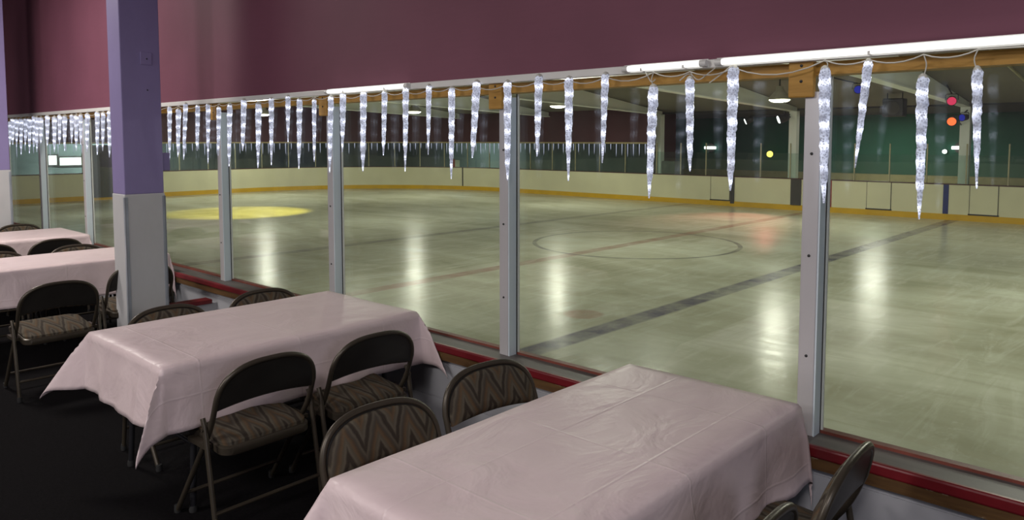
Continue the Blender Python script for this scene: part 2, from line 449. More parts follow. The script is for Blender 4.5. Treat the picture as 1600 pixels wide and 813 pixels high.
pillar(-6.21, -5.97, 2.185, 2.475, 1.335, 'lavender square pillar with white lower half between the second and third tables', True)
pillar(-10.50, -10.20, 2.20, 2.485, 1.40, 'far lavender and white pillar at the left edge beyond the last table', False)
struct('wall_divider', B(-6.09, -6.0, 2.476, 2.89, 0, .40), M['wall_white'])
struct('trim_7', B(-6.105, -5.985, 2.48, 2.845, .40, .435), M['red_rail'], bevel=.006)

# ------------------------------------------------------------------ tables and cloths
def table(x0, x1, y0, y1, label, clabel, drop, seed, cflare, cflare2=(None,)*4):
    cx, cy = (x0+x1)/2, (y0+y1)/2; hx, hy = (x1-x0)/2, (y1-y0)/2
    t = thing('folding_table', label, 'table', (cx, cy, 0), 0, 'party tables along the window')
    a, b = hx-.012, hy-.012
    bm = bmesh.new(); box(bm, -a, a, -b, b, .712, .739); link('tabletop', bm, M['table_top'], t, bevel=.008)
    bm = bmesh.new()
    for s in (-1, 1): box(bm, s*(a-.05)-.012, s*(a-.05)+.012, -b+.05, b-.05, .672, .712)
    for s in (-1, 1): box(bm, -a+.06, a-.06, s*(b-.06)-.012, s*(b-.06)+.012, .672, .712)
    link('apron', bm, M['table_leg'], t)
    for sx in (-1, 1):
        for sy in (-1, 1):
            l = link('leg', T([(sx*(a-.09), sy*(b-.17), .672), (sx*(a-.07), sy*(b-.14), .02)], .0145, 10), M['table_leg'], t, smooth=True)
            s = bmesh.new(); lathe(s, [(.017, 0), (.019, .012), (.016, .03)], (sx*(a-.07), sy*(b-.14), 0)); link('foot', s, M['rubber'], l, smooth=True)
    for sy in (-1, 1):
        link('leg_brace', T([(-(a-.08), sy*(b-.153), .32), (a-.08, sy*(b-.153), .32)], .009, 8), M['table_leg'], t, smooth=True)
    # draped plastic cloth
    rnd = random.Random(seed); bm = bmesh.new(); uvl = bm.loops.layers.uv.new('UVMap')
    R = .014; ztop = .748
    nd = 14
    def axis(h):
        n = max(8, int(h*2/.05)); return [-h - drop*(nd-k)/nd for k in range(nd)] + [-h + 2*h*k/n for k in range(n+1)] + [h + drop*(k+1)/nd for k in range(nd)]
    us, vs = axis(hx), axis(hy)
    ph = [rnd.uniform(0, 6.28) for _ in range(8)]
    def pos(u, v):
        du = max(0, abs(u)-hx); dv = max(0, abs(v)-hy)
        su = 1 if u > 0 else -1; sv = 1 if v > 0 else -1
        r = math.hypot(du, dv)
        bx, by = max(-hx, min(hx, u)), max(-hy, min(hy, v))
        if r == 0:
            e = min(hx-abs(u), hy-abs(v))
            z = ztop - .004*max(0, 1-e/.03)**2 + .0016*math.sin(u*9+ph[0])*math.sin(v*7+ph[1])
            return (u, v, z)
        th = math.atan2(dv, du)
        k = math.sin(2*th)
        corner = cflare[(0 if su < 0 else 1) + (0 if sv < 0 else 2)]
        # free skirt: gentle waves along the edge, growing downwards
        along = v if du > dv else u
        wave = (.5*math.sin(along*7.5+ph[2]) + .35*math.sin(along*15+ph[3]) + .3*math.sin(along*27+ph[4]))
        fl = math.radians(5 + 5.0*wave*(1-k)) * min(1, r/.12) + math.radians(corner)*k**1.5
        bend = min(1, r/(R*PI/2))
        if r < R*PI/2:
            a_ = r/R; out = R*math.sin(a_); dn = R*(1-math.cos(a_))
        else:
            rr = r - R*PI/2; out = R + rr*math.sin(fl); dn = R + rr*math.cos(fl)
        # fold: bunch the corner cloth towards its diagonal
        bias = cflare2[(0 if su < 0 else 1) + (0 if sv < 0 else 2)]
        t2 = th + (math.radians(bias)-th)*.75*k if bias is not None else th + .20*math.sin(4*th)*k
        t2 = max(0, min(PI/2, t2))
        tw = .018*math.sin(6*th+ph[5])*k*min(1, r/.15)
        return (bx + su*(out+tw)*math.cos(t2), min(2.842-cy, by + sv*(out+tw)*math.sin(t2)), ztop - .004 - dn)
    grid = [[bm.verts.new(pos(u, v)) for v in vs] for u in us]
    for i in range(len(us)-1):
        for j in range(len(vs)-1):
            f = bm.faces.new((grid[i][j], grid[i+1][j], grid[i+1][j+1], grid[i][j+1]))
            for lp, (p, q) in zip(f.loops, ((i, j), (i+1, j), (i+1, j+1), (i, j+1))): lp[uvl].uv = (us[p], vs[q])
    o = link('tablecloth', bm, M['cloth'], smooth=True, angle=75)
    o.location = (cx, cy, 0); tag(o, clabel, 'tablecloth', 'pink plastic tablecloths')
    s = o.modifiers.new('thickness', 'SOLIDIFY'); s.thickness = .0015; s.offset = 1

table(-1.865, -1.105, 1.23, 2.80, 'nearest folding table at the bottom of the picture under pink cloth',
      'pink plastic cloth draped over the nearest table, by the nearest window post', .30, 3, (30, 25, 30, 5), (None, None, 15, None))
table(-4.26, -3.355, 1.36, 2.815, 'second folding table with dark legs, right of the near lavender pillar',
      'pink plastic cloth with flared corners on the table right of the lavender pillar', .305, 8, (31, 20, 20, 30), (55, 66, 20, 8))
table(-7.50, -6.75, 1.28, 2.815, 'third folding table, partly behind the near lavender pillar',
      'pink plastic cloth on the third table, passing behind the near lavender pillar', .30, 12, (20, 20, 4, 4), (None, None, 20, 20))
table(-9.62, -8.72, 1.40, 2.81, 'farthest folding table beside the far lavender pillar',
      'pink plastic cloth on the farthest table at the left edge', .30, 21, (20, 20, 8, 8), (None, None, 20, 20))

# ------------------------------------------------------------------ folding chairs
def lean(z): return -.165 - .05*(z-.57)/.2
def arch(w, z0, z1, n=30, p=2.7):
    out = []
    for k in range(n+1):
        a = PI*k/n; c, q = math.cos(a), math.sin(a)
        out.append((w*math.copysign(abs(c)**(2/p), c), z0 + (z1-z0)*abs(q)**(2/p)))
    return out
def back_frame_pts(w):
    low = smooth_path([(w, .215, .018), (w, -.128, .49), (w, lean(.60), .60)], .08, 6)
    top = [Vector((x, lean(z), z)) for x, z in arch(w, .575, .770)][1:-1]
    left = [Vector((-q.x, q.y, q.z)) for q in low[::-1]]
    return low[:-1] + top + left[1:]
def panel(w, z0, z1, y_of, thick, rad, n=18, dome=0, dip=0, side=0):
    """rounded back panel in the x-z plane following the lean y_of(z)"""
    bm = bmesh.new(); out = arch(w, z0, z1, 2*n)
    for k in range(1, n):
        t = k/n; x = -w + 2*w*t; out.append((x, z0 + dip*(1-(2*t-1)**2)))
    out = out[:]
    def ring(off, sc_): return [bm.verts.new((x*sc_, y_of(z)+off, (z-(z0+z1)/2)*sc_+(z0+z1)/2)) for x, z in out]
    rings = [ring(0, .97), ring(thick*.25, 1.0), ring(thick*.7, .985), ring(thick*.95, .93)]
    if dome: rings.append(ring(thick+dome*.6, .8)); rings.append(ring(thick+dome, .55))
    for a, b in zip(rings, rings[1:]):
        m = len(a)
        for k in range(m): bm.faces.new((a[k], a[(k+1) % m], b[(k+1) % m], b[k]))
    bm.faces.new(rings[0][::-1]); bm.faces.new(rings[-1]); return bm
def make_chair():
    t = thing('folding_chair', '', 'chair'); W = .245
    link('back_frame', T(back_frame_pts(W), .0125, 12), M['chair_metal'], t, smooth=True)
    br = link('backrest', panel(W*.985, .575, .766, lambda z: lean(z)-.007, .014, .165, dip=.022), M['chair_back'], t, smooth=True)
    link('back_cushion', panel(W*.95, .568, .758, lambda z: lean(z)+.006, .020, .16, dome=.012, dip=.02), M['zigzag'], br, smooth=True, angle=60)
    # seat pan with rolled rim, cushion on top
    def rr(hx, y0, y1, rad, n=6):
        o = []
        for cxx, cyy, a0 in ((hx-rad, y1-rad, 0), (-hx+rad, y1-rad, PI/2), (-hx+rad, y0+rad, PI), (hx-rad, y0+rad, 1.5*PI)):
            for k in range(n+1):
                a = a0 + PI/2*k/n; o.append((cxx+rad*math.cos(a), cyy+rad*math.sin(a)))
        return o
    def stack(levels, rads):
        bm = bmesh.new(); rings = []
        for (hx, y0, y1, z), rad in zip(levels, rads): rings.append([bm.verts.new((x, y, z - .022 + .02*(y/.2))) for x, y in rr(hx, y0, y1, rad)])
        for a, b in zip(rings, rings[1:]):
            m = len(a)
            for k in range(m): bm.faces.new((a[k], a[(k+1) % m], b[(k+1) % m], b[k]))
        bm.faces.new(rings[0][::-1]); bm.faces.new(rings[-1]); return bm
    h = W-.022
    s = link('seat', stack([(h-.006, -.185, .205, .405), (h, -.19, .21, .412), (h, -.19, .21, .442), (h-.006, -.185, .205, .448)], [.05]*4), M['chair_metal'], t, smooth=True)
    link('seat_cushion', stack([(h-.012, -.178, .195, .446), (h-.008, -.175, .193, .462), (h-.03, -.155, .175, .472), (h-.09, -.10, .12, .477)], [.05, .05, .05, .04]), M['zigzag'], s, smooth=True)
    for sx in (-1, 1):
        x = sx*(W+.021)
        l = link('rear_leg', T([(x, -.098, .535), (x, -.115, .50), (x, -.20, .02)], .0115, 10), M['chair_metal'], t, smooth=True)
        bm = bmesh.new(); lathe(bm, [(.014, 0), (.016, .01), (.0135, .035)], (x, -.2025, 0)); link('rubber_foot', bm, M['rubber'], l, smooth=True)
        bm = bmesh.new(); lathe(bm, [(.014, 0), (.016, .01), (.0145, .035)], (sx*W, .221, 0)); link('front_foot', bm, M['rubber'], t, smooth=True)
        bm = bmesh.new(); lathe(bm, [(.008, 0), (.008, .042)], (sx*(W-.006), -.115, .49), (sx, 0, 0)); link('pivot_pin', bm, M['chair_metal'], t, smooth=True)
        link('seat_bracket', B(sx*W-.016, sx*W+.016, -.10, .06, .392, .412), M['chair_metal'], t)
    link('rear_stretcher', T([(-W-.02, -.1825, .13), (W+.02, -.1825, .13)], .009, 8), M['chair_metal'], t, smooth=True)
    link('front_stretcher', T([(-W, .145, .115), (W, .145, .115)], .009, 8), M['chair_metal'], t, smooth=True)
    return t
def copy_tree(o, parent=None):
    c = o.copy(); COL.objects.link(c)
    if parent is not None: c.parent = parent
    for ch in [k for k in COL.objects if k.parent == o]: copy_tree(ch, c)
    return c
proto = make_chair(); first = True
LEFT, RIGHT = PI/2, -PI/2         # facing -X / facing +X
chairs = [
 (-2.0, 1.645, RIGHT-.10, 'zigzag-patterned folding chair at the near table, closer of the two facing right'),
 (-2.06, 2.27, RIGHT-.12, 'zigzag-patterned folding chair at the near table, the one closer to the window ledge'),
 (-.975, 2.40, LEFT+.05, 'brown folding chair seen edge-on at the lower right, nearest the window ledge'),
 (-1.0, 1.82, LEFT+.03, 'brown folding chair cut off at the bottom edge, right of the near table'),
 (-3.27, 1.71, LEFT+.02, 'dark-backed folding chair tucked at the second table, fully in view with rear stretcher'),
 (-3.24, 2.29, LEFT-.04, 'dark-backed folding chair at the second table nearer the window'),
 (-4.22, 1.83, RIGHT, 'patterned folding chair peeking over the second table just right of the pillar base'),
 (-4.26, 2.45, RIGHT-.05, 'patterned folding chair peeking over the second table near the window ledge'),
 (-5.95, 1.66, LEFT, 'dark-backed folding chair at the third table, left of the lavender pillar'),
 (-6.36, 2.36, LEFT, 'dark folding chair at the third table mostly hidden behind the lavender pillar'),
 (-7.46, 2.36, RIGHT, 'patterned chair top peeking over the third table, nearer the windows'),
 (-7.46, 1.72, RIGHT, 'patterned chair top peeking over the third table at the left edge'),
 (-8.48, 2.38, LEFT, 'dark-backed chair in front of the farthest table, nearer the windows'),
 (-8.48, 1.80, LEFT, 'dark-backed chair in front of the farthest table at the left edge'),
 (-9.83, 2.50, RIGHT, 'chair top behind the farthest table, beside the far window post'),
]
for x, y, rz, lab in chairs:
    c = proto if first else copy_tree(proto); first = False
    c.location = (x, y, 0); c.rotation_euler = (0, 0, rz); c['label'] = lab; c['category'] = 'chair'; c['group'] = 'folding chairs at the pink tables'

# ------------------------------------------------------------------ icicle lights over the windows
def icicle_mesh(L, r, seed):
    rnd = random.Random(seed); bm = bmesh.new(); seg = 10; n = max(14, int(L/.012)); rings = []
    neck = rnd.uniform(.70, .86)
    for i in range(n+1):
        t = i/n
        if t < neck: rad = r*(1 - .42*(t/neck)**1.3)
        else: rad = r*.46*(1-((t-neck)/(1-neck))**1.2*.72)
        if t < .03: rad *= .75 + .25*t/.03
        ring = []
        for k in range(seg):
            a = 2*PI*k/seg + t*L*14
            q = rad*(1 + rnd.uniform(-.11, .11) + .08*math.sin(3*a + t*40))
            ring.append(bm.verts.new((q*math.cos(a), q*math.sin(a), -t*L)))
        rings.append(ring)
    for a, b in zip(rings, rings[1:]):
        for k in range(seg): bm.faces.new((a[k], a[(k+1) % seg], b[(k+1) % seg], b[k]))
    bm.faces.new(rings[0]); bm.faces.new(rings[-1][::-1]); return bm
YI = 2.895
ic = [(1527,108,1526,295,15),(1442,120,1436,343,18),(1357,96,1336,262,14),(1289,107,1287,318,18),(1146,105,1141,298,18),(1078,123,1078,268,14),
 (1021,135,1014,310,16),(946,116,941,255,12),(889,122,888,283,14),(842,119,839,245,13),(793,128,793,282,13),(745,128,738,247,13),(706,138,705,280,11),
 (670,134,669,242,9),(634,138,633,268,10),(601,143,599,243,9),(568,144,567,268,11),(536,146,535,238,10),(517,151,515,270,9),(491,156,491,253,7),
 (468,155,467,264,9),(450,151,450,222,8),(424,154,424,258,8),(404,162,403,263,10),(381,156,379,236,9),(359,164,358,260,8),(342,168,341,243,7),
 (325,163,325,256,7),(309,165,308,236,7),(290,162,287,250,7),(279,171,278,246,8),(265,167,265,250,7),
 (171.5,174,171,246,8),(161,177,160.5,236,6),(152,175,152,242,7),(136.5,178,136,238,7),(126,180,126,226,6),(119,181,119,236,7),(112,180,112,224,6),(101,182,101,236,8),
 (93,180,93,226,6),(85,183,85,238,7),(74,181,74,228,7),(64,184,64,224,7),(57.5,183,57.5,238,6),(53,182,53,230,6),(46,186,46,240,7),(40,186,39.5,228,6),(33,186,33,242,6),
 (26,186,26,230,6),(20,186,20,226,6),(15.5,190,15.5,230,5)]
post_px = [1268, 791, 520, 347, 222, 137, 70, 21]
where = ['right of the nearest window post', 'between the nearest and second posts', 'between the second and third posts',
         'between the third post and the divider post', 'between the divider post and the pillar', 'just left of the pillar',
         'in the second bay left of the pillar', 'in the farthest bay at the left edge', 'at the extreme left edge']
ordn = ['first', 'second', 'third', 'fourth', 'fifth', 'sixth', 'seventh', 'eighth', 'ninth', 'tenth', 'eleventh', 'twelfth', 'thirteenth', 'fourteenth']
bay_count = {}
anchors = []
for i, (x, yt, tx, ty, w) in enumerate(ic):
    p = on_y(x, yt, YI); q = on_y(tx, ty, YI)
    bay = sum(1 for b in post_px if x < b)
    bay_count[bay] = bay_count.get(bay, 0) + 1
    d = q - p; L = d.length; rad = w*depth(p)/F/2
    rad = max(.013, min(.026, rad))
    t = thing('icicle_light', 'lit white icicle light %s, %s from the right' % (where[bay], ordn[bay_count[bay]-1]), 'icicle light', p, 0, 'icicle lights hung along the window header')
    t.rotation_euler = Vector((0, 0, -1)).rotation_difference(d.normalized()).to_euler()
    link('tube', icicle_mesh(L, rad, 100+i), M['icicle'], t, smooth=True, angle=80)
    ztop = 2.043 - .004*(i % 3)
    hgt = max(.006, ztop - p.z)
    R_ = t.rotation_euler.to_matrix().transposed()
    top = R_ @ Vector((0, 0, hgt)); mid = R_ @ Vector((.012 if i % 2 else -.012, 0, hgt*.55))
    link('hanging_wire', T(smooth_path([(0, 0, -.012), mid, top], .02, 3), .0022, 6), M['wire'], t, smooth=True)
    bm = bmesh.new(); lathe(bm, [(rad*.5, -.010), (rad*.8, -.004), (rad*.6, .006), (.004, .012)], seg=10); link('cap', bm, M['wire'], t, smooth=True)
    anchors.append((p.x, ztop))
anchors.sort()
pts = []
for (xa, za), (xb, zb) in zip(anchors, anchors[1:]):
    gap = xb-xa
    for k in range(6):
        t = k/6; pts.append((xa+gap*t, YI-.004*math.sin(PI*t), za+(zb-za)*t - min(.045, gap*.11)*4*t*(1-t)))
pts.append((anchors[-1][0], YI, anchors[-1][1])); pts.append((.6, YI, 2.03))
cord = T(pts, .0026, 6)
for loop in (((1062, 126), (1078, 112), (1090, 128), (1128, 98)), ((1108, 130), (1132, 112), (1150, 96)), ((1008, 112), (1018, 130), (1024, 124))):
    tube(cord, smooth_path([on_y(a_, b_, YI+.008) for a_, b_ in loop], .03, 5), .0024, 6)
tag(link('light_string_cord', cord, M['wire'], smooth=True), 'white cord linking the icicle lights along the window header', 'cord')

# ------------------------------------------------------------------ the rink: ice and dasher boards
struct('floor_ice', B(-36, 12, 3.06, 36, ICE-.12, ICE), M['ice'])
YF, XE, RC = 25.0, -32.0, 8.2
path = [Vector((6, YF, 0)), Vector((-10, YF, 0)), Vector((-20, YF, 0))]
for k in range(17):
    a = PI/2 + PI/2*k/16; path.append(Vector((XE+RC+RC*math.cos(a), YF-RC+RC*math.sin(a), 0)))
path += [Vector((XE, 10, 0)), Vector((XE, 3.2, 0))]
path_fine = []
for a_, b_ in zip(path, path[1:]): path_fine += [a_ + (b_-a_)*(k/60) for k in range(60)]
def normals(P):
    out = []
    for i in range(len(P)):
        t = (P[min(i+1, len(P)-1)] - P[max(i-1, 0)]).normalized(); out.append(Vector((t.y, -t.x, 0)) )
    return out
def sweep(P, n0, n1, z0, z1):
    bm = bmesh.new(); NS = normals(P); rings = []
    for p, n in zip(P, NS):
        f0 = z0(p) if callable(z0) else z0; f1 = z1(p) if callable(z1) else z1
        rings.append([bm.verts.new((*(p+n*a).xy, z)) for a, z in ((n0, f0), (n1, f0), (n1, f1), (n0, f1))])
    for a, b in zip(rings, rings[1:]):
        for k in range(4): bm.faces.new((a[k], a[(k+1) % 4], b[(k+1) % 4], b[k]))
    bm.faces.new(rings[0]); bm.faces.new(rings[-1][::-1]); return bm
BT = ICE + 1.07
struct('wall_rink_boards', sweep(path, 0, .12, ICE-.02, BT-.03), M['board'], smooth=True, angle=30)
struct('trim_8', sweep(path, -.012, 0.0, ICE, ICE+.175), M['kick'], smooth=True, angle=30)
struct('trim_9', sweep(path, -.015, .13, BT-.03, BT), M['cap'], smooth=True, angle=30)
def on_boards(px): return on_y(px, 300, YF).x
# gates in the boards: a slightly proud leaf with dark seams and a gap at the foot
for i, (a, b) in enumerate(((1111, 1140), (1355, 1392), (1516, 1560))):
    xa, xb = on_boards(a), on_boards(b)
    d = struct('door_%d' % (i+1), B(xa, xb, YF-.02, YF-.0005, ICE+.215, BT-.035), M['board'])
    bm = B(xa-.012, xa, YF-.022, YF-.001, ICE+.18, BT-.03); box(bm, xb, xb+.014, YF-.022, YF-.001, ICE+.18, BT-.03)
    box(bm, xa-.035, xb+.035, YF-.024, YF-.001, ICE+.176, ICE+.214)
    link('gap', bm, M['seam'], d)
bl = struct('trim_10', B(on_boards(1474), on_boards(1482.5), YF-.012, YF-.001, ICE+.176, BT-.03), M['blue_paint'])
rl = struct('trim_11', B(on_boards(1292), on_boards(1299.5), YF-.012, YF-.001, ICE+.176, BT-.03), M['red_paint'])
struct('trim_12', B(on_boards(1236), on_boards(1252), YF-.05, YF-.001, ICE+.176, BT-.03), M['dark_pad'])
struct('trim_13', B(on_boards(1141.5), on_boards(1147.5), YF-.03, YF-.001, ICE+.1, BT-.03), M['dark_pad'])
def px_of(p):
    d = p - Vector((0, 0, EYE)); return CX + F*d.dot(RT)/d.dot(FW)
q = min(path_fine, key=lambda p: abs(px_of(p)-723)); i = path_fine.index(q)
tq = (path_fine[i+1]-path_fine[i-1]).normalized(); sm = struct('trim_17', B(-.03, .03, -.006, .006, ICE+.176, BT-.03), M['seam']); sm.location = q; sm.rotation_euler = (0, 0, math.atan2(tq.y, tq.x))
# dark player gate in the end boards
def on_xx(px, py, X):
    r_ = ray(px, py); return r_*(X/r_.x) + Vector((0, 0, EYE))
struct('door_4', B(XE+.001, XE+.06, on_xx(145, 300, XE).y, on_xx(176, 300, XE).y, ICE+.10, 1.55), M['dark_pad'])
# near boards below the lounge windows (rink side)
struct('wall_near_boards', B(-32, 10, 3.065, 3.15, ICE-.02, .47), M['board'])

# ------------------------------------------------------------------ rink glass, stanchions, far fascia
xs = []
x = -1.3
GT = 1.63                       # top of the short far glass / bottom of the far fascia
far_i = 0
PS = [path[0]]
def resample(P, step):
    out = []; acc = 0.0
    for a, b in zip(P, P[1:]):
        L = (b-a).length; s = -acc
        while s + step <= L + 1e-6:
            s += step; out.append(a + (b-a)*(s/L))
        acc = L - s
    return out
dense = resample(path, .02)
def npath(p):
    i = min(range(len(dense)), key=lambda k: (dense[k]-p).length); a = dense[max(0, i-3)]; b = dense[min(len(dense)-1, i+3)]
    t = (b-a).normalized(); return Vector((t.y, -t.x, 0))
XS = -15.75                     # where the far fascia begins
seg_open = [p for p in dense if p.x > XS and p.x < 3]
seg_cov = [p for p in dense if p.x <= XS]
struct('window_20', sweep([seg_open[0], seg_open[-1]], .055, .067, BT, 1.30), M['glass_far'])
struct('window_21', sweep(seg_cov[::12]+[seg_cov[-1]], .055, .067, BT, GT), M['glass_far'], smooth=True)
k = 0
for p in resample([Vector((-4.13-1.04*-5, YF, 0)), Vector((XS, YF, 0))], 1.04):
    if p.x > -1.5: continue
    t = thing('glass_stanchion', 'slim pale stanchion on the far boards, in front of the green wall', 'post', (p.x, YF+.06, BT), 0, 'stanchions in front of the green wall')
    link('bar', B(-.018, .018, -.02, .02, 0, 1.17), M['pole'], t, bevel=.004)
for p in resample(seg_cov, 1.25):
    n = npath(p)
    t = thing('glass_stanchion', 'slim stanchion on the far boards below the dark maroon band', 'post', (p.x+n.x*.06, p.y+n.y*.06, BT), math.atan2(n.y, n.x)-PI/2, 'stanchions below the far maroon band')
    link('bar', B(-.018, .018, -.02, .02, 0, GT-BT), M['pole'], t, bevel=.004)
def roof_z(y):
    y = max(3.0, min(26.0, y)); return EYE + 1.08 + .113*(11.5-abs(y-14.5))
cov = seg_cov[::12] + [seg_cov[-1]]
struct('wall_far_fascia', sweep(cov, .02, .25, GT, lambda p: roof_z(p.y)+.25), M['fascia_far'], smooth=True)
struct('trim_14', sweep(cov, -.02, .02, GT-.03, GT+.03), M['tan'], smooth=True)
# far icicles hung under that band
rnd = random.Random(5)
ib = bmesh.new()
vs = [ib.verts.new((.018*math.cos(a*PI/3), .018*math.sin(a*PI/3), 0)) for a in range(6)]
ws = [ib.verts.new((.011*math.cos(a*PI/3), .011*math.sin(a*PI/3), -.7)) for a in range(6)]
tip = ib.verts.new((0, 0, -1))
for a in range(6):
    ib.faces.new((vs[a], vs[(a+1) % 6], ws[(a+1) % 6], ws[a])); ib.faces.new((ws[a], ws[(a+1) % 6], tip))
ib.faces.new(vs)
base_ic = None
for p in resample(seg_cov, .27):
    if p.y < 8: continue
    n = npath(p)
    if base_ic is None: o = base_ic = link('far_icicle_light', ib, M['far_icicle'])
    else: o = base_ic.copy(); COL.objects.link(o)
    o.location = (p.x-n.x*.04, p.y-n.y*.04, GT-.035); h = rnd.uniform(.25, .55)
    o.scale = (1.0, 1.0, h)
    tag(o, 'tiny glowing icicle light under the dark maroon band across the rink', 'icicle light', 'far icicle lights across the rink')
# rooms beyond the boards
struct('wall_far', B(-24, 8, 33.0, 33.15, -.1, 3.1), M['green_wall'])
struct('trim_15', B(-24, 8, 32.55, 33.0, -.1, .36), M['tan'])
struct('floor_far', B(-24, 8, 25.14, 33.0, -.1, 0), M['tan'])
struct('ceiling_far', B(-24, 8, 26.1, 33.1, 2.78, 2.9), M['dark_roof'])
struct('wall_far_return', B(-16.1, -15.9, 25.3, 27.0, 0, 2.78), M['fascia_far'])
struct('trim_16', B(-15.99, -15.87, 25.2, 25.3, BT, 1.95), M['mint'])
struct('wall_far_room', B(-24, -16.0, 27.0, 27.15, -.1, 2.78), M['teal_wall'])
struct('wall_end_room', B(-36.4, -36.2, 2.9, 29, ICE, 4.6), M['teal_wall'])
struct('floor_end', B(-36.2, -32.14, 3, 29, -.15, -.02), M['dark_pad'])
struct('wall_corner', B(-36.2, -24, 28.6, 28.75, -.1, 4), M['teal_wall'])
cb = tag(link('equipment_cabinet', B(-15.85, -15.1, 25.6, 26.1, 0, .93), M['grey_box'], bevel=.03), 'grey cabinet behind the far boards beside the pale green post', 'cabinet')
for i, (a, b, c, d) in enumerate(((75.5, 243, 88, 258), (93, 246, 126.5, 258.5))):
    def on_x(px, py, X):
        r_ = ray(px, py); return r_*(X/r_.x) + Vector((0, 0, EYE))
    P0, P1 = on_x(a, d, -36.2), on_x(c, b, -36.2)
    w = struct('window_%d' % (30+i), B(-36.195, -36.17, P0.y, P1.y, P0.z, P1.z), M['day'])
    bm = bmesh.new()
    for q in ((P0.y-.06, P0.y, P0.z-.06, P1.z+.06), (P1.y, P1.y+.06, P0.z-.06, P1.z+.06), (P0.y, P1.y, P0.z-.06, P0.z), (P0.y, P1.y, P1.z, P1.z+.06)):
        box(bm, -36.195, -36.15, q[0], q[1], q[2], q[3])
    link('window_frame', bm, M['dark_pad'], w)
# ------------------------------------------------------------------ roof and frames
bm = bmesh.new()
prof = [(3.075, roof_z(3)), (14.5, roof_z(14.5)), (26.2, roof_z(26))]
rings = []
for X in (-36.4, 8):
    rings.append([bm.verts.new((X, y, z)) for y, z in prof] + [bm.verts.new((X, y, z+.12)) for y, z in prof[::-1]])
m = len(rings[0])
for k in range(m): bm.faces.new((rings[0][k], rings[0][(k+1) % m], rings[1][(k+1) % m], rings[1][k]))
bm.faces.new(rings[0][::-1]); bm.faces.new(rings[1])
struct('ceiling_rink', bm, M['roof'])
fr_lab = ['white steel roof frame whose column stands nearest the right edge', 'white steel roof frame with column behind the nearest window post',
          'white steel roof frame ending where the far maroon band begins', 'white roof rafter over the corner of the far maroon band', 'white roof rafter farthest down the rink']
for i, X in enumerate((-5.35, -10.5, -15.8, -21.0, -26.2)):
    t = thing('roof_frame', fr_lab[i], 'roof frame', (X, 14.5, 0))
    bm = bmesh.new(); st = []
    for y in [3.3 + 22.4*k/20 for k in range(21)]:
        top = roof_z(y) - .005; bot = min(top-.12, EYE + 1.0 + .40*(1-abs(y-14.5)/11.2))
        st.append((y-14.5, bot, top))
    rg = [[bm.verts.new((sx*.06, y, z)) for sx, z in ((-1, b), (1, b), (1, tp), (-1, tp))] for y, b, tp in st]
    for a, b in zip(rg, rg[1:]):
        for k in range(4): bm.faces.new((a[k], a[(k+1) % 4], b[(k+1) % 4], b[k]))
    bm.faces.new(rg[0]); bm.faces.new(rg[-1][::-1])
    rg = [[bm.verts.new((sx*.13, y, z)) for sx, z in ((-1, b-.03), (1, b-.03), (1, b), (-1, b))] for y, b, tp in st]
    for a, b in zip(rg, rg[1:]):
        for k in range(4): bm.faces.new((a[k], a[(k+1) % 4], b[(k+1) % 4], b[k]))
    bm.faces.new(rg[0]); bm.faces.new(rg[-1][::-1])
    link('rafter', bm, M['frame_white'], t)
    if i < 3: link('column', B(-.13, .13, 11.0, 11.25, 0.0, roof_z(25.6)-.13), M['frame_white'], t)
tag(link('roof_conduit', T([(-3.4, 14, roof_z(14)-.03), (-3.4, 25.9, roof_z(25.9)-.03)], .035, 8), M['pole'], smooth=True), 'thin pale pipe running along the roof at the upper right', 'pipe')
# ------------------------------------------------------------------ hanging lamps
lamp_px = [(1218, 155, 21.0, 'round hanging high-bay lamp left of the nearest window post'), (872, 165, 27.0, 'hanging high-bay lamp glowing over the middle of the rink'),
           (647, 174, 31.0, 'small hanging high-bay lamp seen through the third window'), (411, 178, 31.5, 'hanging high-bay lamp behind the icicles right of the pillar'),]
lamp_pos = []
for px, py, d, lab in lamp_px:
    r_ = ray(px, py); p = r_*(d/r_.dot(FW)) + Vector((0, 0, EYE)); lamp_pos.append(p)
    t = thing('high_bay_lamp', lab, 'lamp', p, 0, 'hanging high-bay lamps')
    bm = bmesh.new(); lathe(bm, [(.05, .36), (.09, .35), (.11, .24), (.20, .15), (.30, .02), (.31, -.02), (.285, -.02), (.28, .01), (.10, .12)], seg=24); link('reflector_shade', bm, M['lamp_shell'], t, smooth=True)
    bm = bmesh.new(); lathe(bm, [(.27, .0), (.275, -.03), (.2, -.075), (.06, -.09)], seg=24); link('diffuser', bm, M['lamp_glow'], t, smooth=True)
    link('stem', T([(0, 0, .35), (0, 0, roof_z(p.y)-p.z-.001)], .02, 8), M['black'], t, smooth=True)
# ------------------------------------------------------------------ coloured stage lights, loudspeaker, wall lamps
def stage_light(px, py, Y, aim, lens, label, s=1.0, anchor=None, body='black'):
    p = on_y(px, py, Y); d = Vector(aim).normalized()
    t = thing('stage_light', label, 'stage light', p)
    bm = bmesh.new(); lathe(bm, [(.06*s, -.36*s), (.13*s, -.30*s), (.15*s, -.05*s), (.16*s, 0), (.14*s, .005*s)], (0, 0, 0), d, 18); link('housing', bm, M[body], t, smooth=True)
    bm = bmesh.new(); lathe(bm, [(.135*s, .004*s), (.12*s, .03*s), (.05*s, .04*s)], (0, 0, 0), d, 18); link('lens', bm, M[lens], t, smooth=True)
    a = Vector(anchor)-p if anchor else Vector((0, .5, .05))
    side = d.cross(Vector((0, 0, 1))).normalized()*.18*s; b = -d*.18*s
    bm = bmesh.new(); tube(bm, smooth_path([b+side, b+side+Vector((0, 0, .2*s)), b-side+Vector((0, 0, .2*s)), b-side], .05, 4), .015*s, 6); link('yoke', bm, M['black'], t, smooth=True)
    link('mounting_arm', T([b+Vector((0, 0, .2*s)), a], .02, 6), M['black'], t, smooth=True)
    return p
